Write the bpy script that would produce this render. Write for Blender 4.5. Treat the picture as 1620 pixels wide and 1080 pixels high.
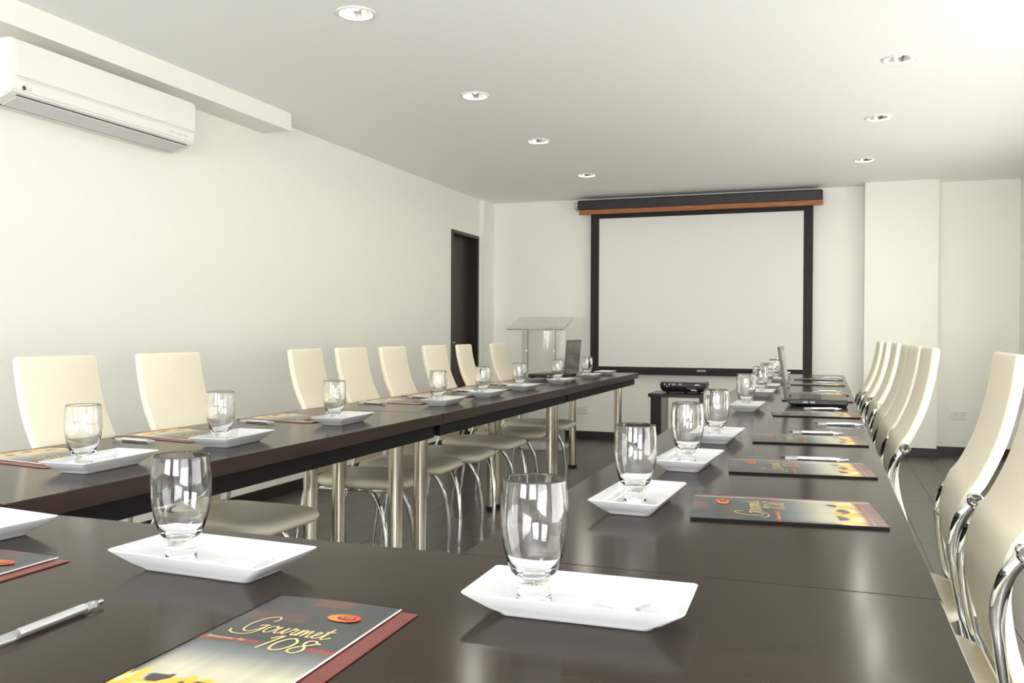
import bpy, bmesh, math, random
from mathutils import Vector, Matrix
random.seed(7)
R = math.radians
scene = bpy.context.scene
for o in list(bpy.data.objects):
    bpy.data.objects.remove(o, do_unlink=True)
COL = scene.collection

# ------------------------------------------------------------------ camera
cam_d = bpy.data.cameras.new('camera')
cam_d.sensor_width = 36.0
cam_d.lens = 36.0 * 1387.6 / 1620.0
cam_d.clip_start = 0.02
cam = bpy.data.objects.new('camera', cam_d)
COL.objects.link(cam)
yw, pt, rl = R(19.6534), R(-0.5595), R(0.2641)
Fv = Vector((-math.sin(yw) * math.cos(pt), math.cos(yw) * math.cos(pt), math.sin(pt)))
Rv = Vector((math.cos(yw), math.sin(yw), 0))
Uv = Rv.cross(Fv)
R2 = Rv * math.cos(rl) + Uv * math.sin(rl)
U2 = -Rv * math.sin(rl) + Uv * math.cos(rl)
cam.matrix_world = Matrix(((R2.x, U2.x, -Fv.x, 0), (R2.y, U2.y, -Fv.y, 0), (R2.z, U2.z, -Fv.z, 1.065), (0, 0, 0, 1)))
scene.camera = cam

# ------------------------------------------------------------------ world, light, exposure
w = bpy.data.worlds.new('world')
scene.world = w
w.use_nodes = True
w.node_tree.nodes['Background'].inputs[0].default_value = (0.8, 0.9, 1.0, 1)
w.node_tree.nodes['Background'].inputs[1].default_value = 0.6

def area(name, loc, direction, sx, sy, power, col):
    d = bpy.data.lights.new(name, 'AREA')
    d.shape = 'RECTANGLE'; d.size = sx; d.size_y = sy; d.energy = power; d.color = col
    o = bpy.data.objects.new(name, d)
    o.location = loc
    o.rotation_euler = Vector(direction).to_track_quat('-Z', 'Y').to_euler()
    COL.objects.link(o)
    return o
# daylight entering through the windows of the right wall and of the wall behind the camera
area('daylight_rear_window', (0.55, -2.90, 1.40), (0, 1, 0.5), 1.5, 1.4, 78, (0.99, 1.0, 1.0))  # both rear lamps are tilted up as added fill for the ceiling
area('daylight_rear_window.001', (-1.75, -2.90, 1.40), (0, 1, 0.5), 1.5, 1.4, 78, (0.99, 1.0, 1.0))
# side windows: unseen low row, lamps tilted up as added ceiling fill
area('daylight_side_window', (1.50, -0.9, 1.05), (-1, 0, 0.8), 1.9, 1.2, 38, (1.0, 1.0, 0.98))
area('daylight_side_window.001', (1.50, 1.6, 1.05), (-1, 0, 0.3), 1.9, 1.2, 20, (1.0, 1.0, 0.97))
area('daylight_side_window.002', (1.50, 4.1, 1.05), (-1, 0, 0.2), 1.9, 1.2, 22, (1.0, 0.98, 0.92))
area('daylight_side_window.003', (1.50, 6.3, 1.05), (-1, 0, 0.25), 1.9, 1.2, 18, (1.0, 0.965, 0.86))
scene.cycles.max_bounces = 14
scene.cycles.diffuse_bounces = 8
scene.cycles.transmission_bounces = 12

vs = scene.view_settings
vs.view_transform = 'Standard'; vs.look = 'None'; vs.gamma = 1.0; vs.use_curve_mapping = False
vs.exposure = 1.05

# ------------------------------------------------------------------ materials
MATS = {}
def mat(name, col, rough=0.5, metal=0.0, spec=0.5, trans=0.0, ior=1.45, coat=0.0, emit=None, alpha=1.0):
    if name in MATS: return MATS[name]
    m = bpy.data.materials.new(name); m.use_nodes = True
    b = m.node_tree.nodes['Principled BSDF']
    b.inputs['Base Color'].default_value = (*col, 1)
    b.inputs['Roughness'].default_value = rough
    b.inputs['Metallic'].default_value = metal
    b.inputs['Specular IOR Level'].default_value = spec
    b.inputs['Transmission Weight'].default_value = trans
    b.inputs['IOR'].default_value = ior
    b.inputs['Coat Weight'].default_value = coat
    b.inputs['Alpha'].default_value = alpha
    if emit:
        b.inputs['Emission Color'].default_value = (*emit[:3], 1)
        b.inputs['Emission Strength'].default_value = emit[3]
    MATS[name] = m
    return m

def noisy(m, scale=(1, 1, 1), nscale=4.0, amount=0.06, bump=0.0, detail=4.0, rough_amt=0.0):
    """procedural colour grain, fine relief and uneven gloss on a principled material"""
    nt = m.node_tree; b = nt.nodes['Principled BSDF']
    tc = nt.nodes.new('ShaderNodeTexCoord'); mp = nt.nodes.new('ShaderNodeMapping')
    mp.inputs['Scale'].default_value = scale
    nz = nt.nodes.new('ShaderNodeTexNoise'); nz.inputs['Scale'].default_value = nscale; nz.inputs['Detail'].default_value = detail
    nt.links.new(tc.outputs['Object'], mp.inputs[0]); nt.links.new(mp.outputs[0], nz.inputs['Vector'])
    base = b.inputs['Base Color'].default_value[:3]
    cr = nt.nodes.new('ShaderNodeValToRGB')
    cr.color_ramp.elements[0].position = 0.3; cr.color_ramp.elements[1].position = 0.7
    cr.color_ramp.elements[0].color = (*[max(0, c * (1 - amount)) for c in base], 1)
    cr.color_ramp.elements[1].color = (*[min(1, c * (1 + amount)) for c in base], 1)
    nt.links.new(nz.outputs['Fac'], cr.inputs[0]); nt.links.new(cr.outputs[0], b.inputs['Base Color'])
    if bump:
        bp = nt.nodes.new('ShaderNodeBump'); bp.inputs['Strength'].default_value = bump; bp.inputs['Distance'].default_value = 0.002
        nt.links.new(nz.outputs['Fac'], bp.inputs['Height']); nt.links.new(bp.outputs[0], b.inputs['Normal'])
    if rough_amt:
        mr = nt.nodes.new('ShaderNodeMapRange'); r0 = b.inputs['Roughness'].default_value
        mr.inputs['To Min'].default_value = r0 - rough_amt; mr.inputs['To Max'].default_value = r0 + rough_amt
        nt.links.new(nz.outputs['Fac'], mr.inputs[0]); nt.links.new(mr.outputs[0], b.inputs['Roughness'])
    return m

M_WALL = noisy(mat('wall_paint', (0.89, 0.878, 0.82), 0.55), nscale=60, amount=0.01, bump=0.04)
M_CEIL = noisy(mat('ceiling_paint', (0.92, 0.94, 0.925), 0.6), nscale=60, amount=0.01, bump=0.03)
M_PLANK = noisy(mat('laminate_plank', (0.060, 0.050, 0.041), 0.33), scale=(14, 1.2, 1), nscale=3.0, amount=0.35, bump=0.05, rough_amt=0.06)
M_FLOORBASE = mat('floor_underlay', (0.02, 0.017, 0.014), 0.6)
M_BASEB = noisy(mat('dark_baseboard', (0.020, 0.013, 0.010), 0.4), nscale=10, amount=0.3)
M_TOP = noisy(mat('wenge_top', (0.031, 0.021, 0.014), 0.17, spec=0.10), scale=(1.0, 40, 1), nscale=4.0, amount=0.26)
M_TOPX = noisy(mat('wenge_top_cross_grain', (0.031, 0.021, 0.014), 0.17, spec=0.10), scale=(40, 1.0, 1), nscale=4.0, amount=0.26)
M_EDGE = noisy(mat('wenge_edge', (0.026, 0.0115, 0.0075), 0.4), scale=(2, 2, 20), nscale=4.0, amount=0.25)
M_APRON = mat('apron_black', (0.006, 0.005, 0.0045), 0.55, spec=0.25)
M_STEEL = noisy(mat('leg_steel', (0.66, 0.60, 0.50), 0.16, metal=1.0), scale=(30, 30, 1), nscale=4, amount=0.08)
M_CHROME = noisy(mat('chrome', (0.80, 0.80, 0.78), 0.06, metal=1.0), nscale=4, amount=0.03)
M_BLACK = noisy(mat('black_plastic', (0.012, 0.012, 0.012), 0.35), nscale=80, amount=0.15)
M_BLACKM = mat('black_rubber', (0.010, 0.010, 0.010), 0.7)
M_LEATHER = noisy(mat('cream_leather', (0.80, 0.735, 0.585), 0.42), nscale=160, amount=0.03, bump=0.10)
M_CERAMIC = noisy(mat('white_ceramic', (0.74, 0.745, 0.745), 0.12, coat=0.3), nscale=6, amount=0.012)
M_GLASS = mat('clear_glass', (1, 1, 1), 0.0, trans=1.0, ior=1.47)
M_ACRYL = mat('acrylic', (0.90, 0.91, 0.89), 0.05, trans=0.82, ior=1.3)
M_SCREEN = noisy(mat('screen_cloth', (0.78, 0.79, 0.755), 0.85), nscale=90, amount=0.01)
M_SBORDER = mat('screen_border', (0.012, 0.010, 0.009), 0.6)
M_CASE = noisy(mat('screen_case', (0.024, 0.022, 0.024), 0.4), nscale=30, amount=0.2)
M_ORANGE = noisy(mat('orange_wood', (0.36, 0.125, 0.036), 0.45), scale=(2, 30, 30), nscale=3, amount=0.25)
M_ACW = noisy(mat('ac_plastic', (0.84, 0.84, 0.80), 0.35), nscale=4, amount=0.01)
M_ACG = noisy(mat('ac_louver', (0.66, 0.67, 0.66), 0.4), nscale=4, amount=0.01)
M_DARKG = mat('dark_grey', (0.08, 0.08, 0.08), 0.5)
M_MIDG = mat('mid_grey', (0.35, 0.35, 0.35), 0.5)
M_WHITEP = noisy(mat('white_plastic', (0.80, 0.79, 0.74), 0.4), nscale=8, amount=0.015)
M_DOOR = noisy(mat('dark_door_wood', (0.038, 0.024, 0.017), 0.4), scale=(20, 20, 1), nscale=3, amount=0.3, bump=0.03)
M_DFRAME = noisy(mat('door_frame_wood', (0.020, 0.016, 0.013), 0.35), scale=(20, 20, 1), nscale=3, amount=0.2)
M_REFL = noisy(mat('lamp_reflector', (0.80, 0.80, 0.78), 0.18, metal=1.0), nscale=40, amount=0.05)
M_BULB = mat('lamp_bulb', (0.9, 0.9, 0.88), 0.3, emit=(1.0, 0.95, 0.85, 1.2))
M_LAP = noisy(mat('laptop_body', (0.018, 0.017, 0.016), 0.30), nscale=60, amount=0.15)
M_LAPLID = noisy(mat('laptop_lid', (0.085, 0.075, 0.060), 0.22), nscale=60, amount=0.08)
M_LAPEDGE = mat('laptop_edge', (0.16, 0.145, 0.13), 0.35)
M_LAPSCR = mat('laptop_screen', (0.01, 0.01, 0.012), 0.1)
M_KEY = mat('laptop_keys', (0.035, 0.035, 0.037), 0.45)
M_RED = noisy(mat('folder_red', (0.17, 0.024, 0.020), 0.35), nscale=30, amount=0.1)
M_FBLACK = mat('folder_spine', (0.006, 0.005, 0.005), 0.7, spec=0.2)
M_PAPER = noisy(mat('paper', (0.80, 0.79, 0.75), 0.6), nscale=60, amount=0.02)
M_GOLD = mat('gold_print', (0.72, 0.55, 0.27), 0.35)
M_REDPRINT = mat('red_print', (0.34, 0.035, 0.02), 0.35)
M_PEN = noisy(mat('pen_barrel', (0.70, 0.70, 0.71), 0.18, metal=0.8, coat=0.4), nscale=20, amount=0.03)
M_PENCLEAR = mat('pen_clear', (0.85, 0.85, 0.85), 0.05, trans=0.75, ior=1.45)
M_WRAP = mat('candy_wrapper', (0.95, 0.95, 0.95), 0.12, trans=0.8, ior=1.3)
M_CANDY = mat('candy', (0.82, 0.80, 0.80), 0.25)
M_SIDE = noisy(mat('side_table_wood', (0.020, 0.013, 0.010), 0.25), scale=(3, 20, 20), nscale=3, amount=0.25)
M_WFRAME = mat('window_frame', (0.55, 0.55, 0.54), 0.4, metal=0.3)
M_SKYPANE = mat('window_pane', (0.8, 0.85, 0.9), 0.05)
M_BLIND = noisy(mat('blind_fabric', (0.62, 0.58, 0.46), 0.7), nscale=120, amount=0.03)

# ------------------------------------------------------------------ mesh helpers
def new_obj(name, bm, m, parent=None, smooth=False, autosmooth=None):
    me = bpy.data.meshes.new(name)
    bm.normal_update()
    bm.to_mesh(me); bm.free()
    mats = m if isinstance(m, (list, tuple)) else [m]
    for q in mats: me.materials.append(q)
    if smooth:
        for p in me.polygons: p.use_smooth = True
        if autosmooth is not None:
            try: me.set_sharp_from_angle(angle=R(autosmooth))
            except Exception: pass
    o = bpy.data.objects.new(name, me)
    COL.objects.link(o)
    if parent is not None: o.parent = parent
    return o

def box(bm, x0, x1, y0, y1, z0, z1, mi=0):
    v = [bm.verts.new(p) for p in ((x0, y0, z0), (x1, y0, z0), (x1, y1, z0), (x0, y1, z0), (x0, y0, z1), (x1, y0, z1), (x1, y1, z1), (x0, y1, z1))]
    fs = []
    for f in ((0, 3, 2, 1), (4, 5, 6, 7), (0, 1, 5, 4), (1, 2, 6, 5), (2, 3, 7, 6), (3, 0, 4, 7)):
        q = bm.faces.new([v[i] for i in f]); q.material_index = mi; fs.append(q)
    return v, fs

def bbox(bm, x0, x1, y0, y1, z0, z1, bev=0.003, seg=2):
    v, fs = box(bm, x0, x1, y0, y1, z0, z1)
    es = list({e for f in fs for e in f.edges})
    bmesh.ops.bevel(bm, geom=es, offset=bev, segments=seg, affect='EDGES', profile=0.5)

def B(name, dims, m, parent=None, bev=0.0, seg=2):
    bm = bmesh.new()
    if bev: bbox(bm, *dims, bev=bev, seg=seg)
    else: box(bm, *dims)
    return new_obj(name, bm, m, parent)

def lathe(bm, prof, n=32, mi=0, cx=0, cy=0):
    rings = []
    for r, z in prof:
        if r < 1e-6: rings.append([bm.verts.new((cx, cy, z))])
        else: rings.append([bm.verts.new((cx + r * math.cos(2 * math.pi * i / n), cy + r * math.sin(2 * math.pi * i / n), z)) for i in range(n)])
    for a, b in zip(rings, rings[1:]):
        for i in range(n):
            j = (i + 1) % n
            if len(a) == 1 and len(b) == 1: continue
            if len(a) == 1: f = bm.faces.new((a[0], b[j], b[i]))
            elif len(b) == 1: f = bm.faces.new((a[i], a[j], b[0]))
            else: f = bm.faces.new((a[i], a[j], b[j], b[i]))
            f.material_index = mi

def catmull(pts, sub=6):
    P = [Vector(p) for p in pts]
    P = [P[0] * 2 - P[1]] + P + [P[-1] * 2 - P[-2]]
    out = []
    for i in range(1, len(P) - 2):
        for k in range(sub):
            t = k / sub
            out.append(0.5 * ((2 * P[i]) + (P[i + 1] - P[i - 1]) * t + (2 * P[i - 1] - 5 * P[i] + 4 * P[i + 1] - P[i + 2]) * t * t + (3 * P[i] - P[i - 1] - 3 * P[i + 1] + P[i + 2]) * t ** 3))
    out.append(P[-2].copy())
    return out

def tube(bm, pts, rad, n=10, flat=1.0, up=(0, 1, 0)):
    """sweep; rad number or list; flat scales the section across 'up'"""
    m = len(pts)
    rad = rad if isinstance(rad, (list, tuple)) else [rad] * m
    if len(rad) != m:
        q = len(rad); rad = [rad[min(int(i * (q - 1) / (m - 1)), q - 2)] * (1 - (i * (q - 1) / (m - 1) - min(int(i * (q - 1) / (m - 1)), q - 2))) + rad[min(int(i * (q - 1) / (m - 1)), q - 2) + 1] * (i * (q - 1) / (m - 1) - min(int(i * (q - 1) / (m - 1)), q - 2)) for i in range(m)]
    rings = []
    upv = Vector(up)
    for i, p in enumerate(pts):
        t = (pts[min(i + 1, m - 1)] - pts[max(i - 1, 0)]).normalized()
        a = (upv - t * upv.dot(t))
        if a.length < 1e-4: a = Vector((1, 0, 0)) - t * t.x
        a.normalize(); b = t.cross(a)
        rings.append([bm.verts.new(p + (a * math.cos(2 * math.pi * k / n) * flat + b * math.sin(2 * math.pi * k / n)) * rad[i]) for k in range(n)])
    for a, b in zip(rings, rings[1:]):
        for k in range(n):
            bm.faces.new((a[k], a[(k + 1) % n], b[(k + 1) % n], b[k]))
    bm.faces.new(rings[0][::-1]); bm.faces.new(rings[-1])

def rrect(hx, hy, r, n=5):
    pts = []
    for cx, cy, a0 in ((hx - r, hy - r, 0), (-hx + r, hy - r, 90), (-hx + r, -hy + r, 180), (hx - r, -hy + r, 270)):
        for k in range(n + 1):
            a = R(a0 + 90 * k / n)
            pts.append((cx + r * math.cos(a), cy + r * math.sin(a)))
    return pts

def loft(bm, rings, cap0=True, cap1=True, mi=0):
    vr = [[bm.verts.new(p) for p in r] for r in rings]
    n = len(vr[0])
    for a, b in zip(vr, vr[1:]):
        for k in range(n):
            f = bm.faces.new((a[k], a[(k + 1) % n], b[(k + 1) % n], b[k])); f.material_index = mi
    if cap0: bm.faces.new(vr[0][::-1]).material_index = mi
    if cap1: bm.faces.new(vr[-1]).material_index = mi

def ribbon(bm, pts, wd, z=0.0, mi=0):
    P = [Vector((p[0], p[1], 0)) for p in pts]
    m = len(P); L = []; Q = []
    for i, p in enumerate(P):
        t = (P[min(i + 1, m - 1)] - P[max(i - 1, 0)])
        if t.length < 1e-9: t = Vector((1, 0, 0))
        t.normalize(); nrm = Vector((-t.y, t.x, 0))
        ww = wd * (0.75 + 0.5 * abs(t.y)) * 0.5
        a = p + nrm * ww; b = p - nrm * ww
        L.append(bm.verts.new((a.x, a.y, z))); Q.append(bm.verts.new((b.x, b.y, z)))
    for i in range(m - 1):
        f = bm.faces.new((Q[i], Q[i + 1], L[i + 1], L[i])); f.material_index = mi

def tag(o, label=None, cat=None, group=None, kind=None):
    if label: o['label'] = label
    if cat: o['category'] = cat
    if group: o['group'] = group
    if kind: o['kind'] = kind
    return o

def thing(name, label, cat, loc=(0, 0, 0), rz=0.0, group=None):
    o = bpy.data.objects.new(name, None); COL.objects.link(o)
    o.empty_display_size = 0.05
    o.location = loc; o.rotation_euler = (0, 0, rz)
    return tag(o, label, cat, group)

def copy_tree(o, parent=None):
    c = o.copy(); COL.objects.link(c); c.parent = parent
    for ch in list(o.children): copy_tree(ch, c)
    return c

def text_mesh(body, size, m, name, parent, loc, rot=(0, 0, 0), align='LEFT', extrude=0.0):
    cu = bpy.data.curves.new(name, 'FONT'); cu.body = body; cu.size = size; cu.align_x = align; cu.extrude = extrude
    cu.resolution_u = 2
    tmp = bpy.data.objects.new('tmp_text', cu); COL.objects.link(tmp)
    dg = bpy.context.evaluated_depsgraph_get()
    me = bpy.data.meshes.new_from_object(tmp.evaluated_get(dg))
    bpy.data.objects.remove(tmp, do_unlink=True)
    me.materials.clear(); me.materials.append(m)
    o = bpy.data.objects.new(name, me); COL.objects.link(o)
    o.parent = parent; o.location = loc; o.rotation_euler = rot
    return o

# ------------------------------------------------------------------ room shell
XL, XR, YB, YF, C = -3.334, 1.58, 8.62, -3.0, 2.419
def S(name, dims, m, label, parent=None, bev=0):
    o = B(name, dims, m, parent, bev)
    if parent is None: tag(o, label, None, None, 'structure')
    return o
floor = S('floor', (XL - 0.15, XR + 0.15, YF - 0.15, YB + 0.15, -0.06, -0.011), M_FLOORBASE, 'dark brown laminate plank floor of the meeting room')
# planks: alike boxes share mesh data
PW, PL = 0.19, 1.20
bm = bmesh.new(); bbox(bm, 0.0006, PW - 0.0006, 0.0006, PL - 0.0006, -0.0115, 0.0, bev=0.0012, seg=1)
plank0 = new_obj('plank', bm, M_PLANK, floor)
pm = plank0.data; first = True
nx = int(math.ceil((XR - XL) / PW)); ny = int(math.ceil((YB - YF) / PL)) + 1
def plank_mesh(w_, l_):
    b2 = bmesh.new(); bbox(b2, 0.0006, w_ - 0.0006, 0.0006, l_ - 0.0006, -0.0115, 0.0, bev=0.0012, seg=1)
    me = bpy.data.meshes.new('plank'); b2.to_mesh(me); b2.free(); me.materials.append(M_PLANK); return me
lastw = XR - XL - (nx - 1) * PW
cache = {}
for i in range(nx):
    off = (i * 0.37 % 1.0) * PL
    for j in range(ny):
        y0 = YF - off + j * PL; y1 = min(y0 + PL, YB); y0 = max(y0, YF)
        if y1 - y0 < 0.02: continue
        w_ = PW if i < nx - 1 else lastw
        key = (round(w_, 4), round(y1 - y0, 4))
        if key == (round(PW, 4), round(PL, 4)): me = pm
        else:
            if key not in cache: cache[key] = plank_mesh(w_, y1 - y0)
            me = cache[key]
        if first: o = plank0; o.data = me; first = False
        else:
            o = bpy.data.objects.new('plank', me); COL.objects.link(o); o.parent = floor
        o.location = (XL + i * PW, y0, 0)

S('ceiling', (XL - 0.15, XR + 0.15, YF - 0.15, YB + 0.15, C + 0.002, C + 0.15), M_CEIL, 'white painted flat ceiling with recessed downlights')
# left wall with door opening
DY0, DY1, DZ = 7.615, 8.30, 2.045
bm = bmesh.new()
box(bm, XL - 0.15, XL, YF - 0.15, DY0, 0, C)
box(bm, XL - 0.15, XL, DY1, YB + 0.15, 0, C)
box(bm, XL - 0.15, XL, DY0, DY1, DZ, C)
wl = new_obj('wall_left', bm, M_WALL); tag(wl, 'long cream white wall behind the left row of chairs', None, None, 'structure')
S('wall_back', (XL, XR, YB, YB + 0.15, 0, C), M_WALL, 'cream white end wall behind the projection screen')
S('wall_right', (XR, XR + 0.15, YF - 0.15, YB + 0.15, 0, C), M_WALL, 'right hand window wall of the room')
S('wall_front', (XL, XR, YF - 0.15, YF, 0, C), M_WALL, 'wall behind the camera')
S('trim_1', (0.325, 0.92, 8.425, YB, 0.0, C), M_WALL, 'square white column projecting from the end wall beside the screen')
S('trim_2', (XL, -3.131, YF, 4.677, 2.31, C), M_WALL, 'white boxed beam along ceiling edge above the air conditioner')
S('trim_3', (XL, -3.285, 8.335, YB, 0.0, C), M_WALL, 'narrow white pilaster in the corner beyond the dark door')
bh, bd = 0.075, 0.012
S('baseboard_left', (XL, XL + bd, YF, DY0 - 0.05, 0, bh), M_BASEB, 'dark baseboard along the left wall')
S('baseboard_back', (-3.285, 0.325, YB - bd, YB, 0, bh), M_BASEB, 'dark baseboard under the projection screen')
S('baseboard_corner', (0.92, XR, YB - bd, YB, 0, bh), M_BASEB, 'dark baseboard right of the white column')
S('baseboard_column', (0.325 - bd, 0.92 + bd, 8.425 - bd, 8.425, 0, bh), M_BASEB, 'dark baseboard around the white column')
S('baseboard_right', (XR - bd, XR, YF, YB, 0, bh), M_BASEB, 'dark baseboard along the window wall')
# door
door = thing('door_1', 'dark brown wooden door set in a black frame in the left wall', None); tag(door, kind='structure')
del door['label']; door['label'] = 'dark brown wooden door set in a black frame in the left wall'
B('door_leaf', (XL - 0.125, XL - 0.085, DY0 + 0.035, DY1 - 0.035, 0.008, DZ - 0.035), M_DOOR, door, 0.003)
B('door_frame', (XL - 0.149, XL + 0.012, DY0 + 0.001, DY0 + 0.034, 0.001, DZ - 0.001), M_DFRAME, door, 0.003)
B('door_frame', (XL - 0.149, XL + 0.012, DY1 - 0.034, DY1 - 0.001, 0.001, DZ - 0.001), M_DFRAME, door, 0.003)
B('door_frame', (XL - 0.149, XL + 0.012, DY0 + 0.034, DY1 - 0.034, DZ - 0.034, DZ - 0.001), M_DFRAME, door, 0.003)
bm = bmesh.new()
tube(bm, catmull([(XL - 0.085, 7.70, 0.97), (XL - 0.045, 7.70, 0.97), (XL - 0.040, 7.72, 0.97), (XL - 0.040, 7.80, 0.97)], 5), 0.009)
new_obj('door_handle', bm, M_CHROME, door, True)

# windows (right wall, wall behind the camera): frame, mullion, pane
def window(name, c, along, label):
    t = thing(name, label, None); tag(t, kind='structure')
    hw, hh = 1.05, 0.80
    def bx(a0, a1, z0, z1, d0, d1, nm, m):
        if along == 'y': return B(nm, (XR - d1, XR - d0, c[0] + a0, c[0] + a1, c[1] + z0, c[1] + z1), m, t, 0.003)
        return B(nm, (c[0] + a0, c[0] + a1, YF + d0, YF + d1, c[1] + z0, c[1] + z1), m, t, 0.003)
    bx(-hw, hw, hh - 0.07, hh, 0.001, 0.06, 'frame_bar', M_WFRAME); bx(-hw, hw, -hh, -hh + 0.07, 0.001, 0.06, 'frame_bar', M_WFRAME)
    bx(-hw, -hw + 0.07, -hh + 0.07, hh - 0.07, 0.001, 0.06, 'frame_bar', M_WFRAME); bx(hw - 0.07, hw, -hh + 0.07, hh - 0.07, 0.001, 0.06, 'frame_bar', M_WFRAME)
    bx(-hw + 0.07, hw - 0.07, -hh + 0.07, hh - 0.07, 0.001, 0.012, 'pane', M_SKYPANE)
    return t
window('window_1', (0.55, 1.40), 'x', 'right window in the wall behind the camera')
window('window_2', (-1.75, 1.40), 'x', 'left window in the wall behind the camera')
window('window_3', (-0.9, 1.05), 'y', 'window in the right wall nearest the camera')  # unseen side row, set low to spread light evenly over the ceiling
window('window_4', (1.6, 1.05), 'y', 'second window from the camera in the right wall')
window('window_5', (4.1, 1.05), 'y', 'third window from the camera in the right wall')
window('window_6', (6.3, 1.05), 'y', 'window in the right wall nearest the screen')
S('trim_4', (XR - 0.03, XR, YF, 8.2, 2.33, C - 0.001), M_BLIND, 'pale blind box along the top of the right wall')

# ------------------------------------------------------------------ conference tables
TH = 0.75
def table(name, label, x0, x1, y0, y1, long_y=True, rz=0.0, i0=0.15, i1=0.15):
    cx, cy = (x0 + x1) / 2, (y0 + y1) / 2
    hx, hy = (x1 - x0) / 2, (y1 - y0) / 2
    t = thing(name, label, 'table', (cx, cy, 0), rz, 'dark conference tables set in a U')
    bm = bmesh.new(); bbox(bm, -hx, hx, -hy, hy, TH - 0.042, TH, bev=0.0015, seg=1)
    for f in bm.faces: f.material_index = 0 if f.normal.z > 0.5 or f.calc_center_median().z > TH - 0.0005 else 1
    bm.normal_update()
    for f in bm.faces: f.material_index = 0 if abs(f.normal.z) > 0.9 else 1
    new_obj('tabletop', bm, [M_TOPX if long_y else M_TOP, M_EDGE], t)
    a = 0.025
    za, zb = TH - 0.092, TH - 0.0425
    B('apron', (hx - a - 0.02, hx - a, -hy + a, hy - a, za, zb), M_APRON, t, 0.002)
    B('apron', (-hx + a, -hx + a + 0.02, -hy + a, hy - a, za, zb), M_APRON, t, 0.002)
    B('apron', (-hx + a + 0.02, hx - a - 0.02, -hy + a, -hy + a + 0.02, za, zb), M_APRON, t, 0.002)
    B('apron', (-hx + a + 0.02, hx - a - 0.02, hy - a - 0.02, hy - a, za, zb), M_APRON, t, 0.002)
    ix, iy = (0.115, 0.0) if long_y else (0.15, 0.115)
    for sx in (-1, 1):
        for sy in (-1, 1):
            lx, ly = sx * (hx - ix), sy * (hy - (iy if not long_y else (i0 if sy < 0 else i1)))
            bm = bmesh.new(); lathe(bm, [(0.0, 0.022), (0.028, 0.022), (0.028, TH - 0.046), (0.0, TH - 0.046)], 28)
            for v in bm.verts: v.co += Vector((lx, ly, 0))
            lg = new_obj('leg', bm, M_STEEL, t, True, 40)
            bm = bmesh.new(); lathe(bm, [(0.0, 0.0), (0.031, 0.0), (0.034, 0.003), (0.034, 0.020), (0.031, 0.0225), (0.0, 0.0225)], 24)
            for v in bm.verts: v.co += Vector((lx, ly, 0))
            new_obj('foot', bm, M_BLACKM, lg, True, 40)
    return t
table('conference_table', 'nearest dark table across the bottom of the picture', -1.95, 0.132, 0.5315, 1.1515, False, 0.0)
table('conference_table', 'dark table of the left row nearest the camera', -2.0, -1.40, 1.185, 3.122, i1=0.17)
table('conference_table', 'middle dark table of the left row', -2.0, -1.40, 3.128, 4.960, i0=0.036, i1=0.036)
table('conference_table', 'farthest dark table of the left row, carrying the grey lidded laptop', -2.0, -1.405, 4.966, 6.94, i0=0.036, i1=0.22)
table('conference_table', 'dark table of the right row nearest the camera', -0.487, 0.134, 1.1525, 3.259, i1=0.32)
table('conference_table', 'middle dark table of the right row under the open laptop', -0.487, 0.134, 3.261, 5.25, i0=0.184, i1=0.092)
table('conference_table', 'farthest dark table of the right row, toward the screen', -0.487, 0.137, 5.253, 7.25, i0=0.412)

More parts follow.
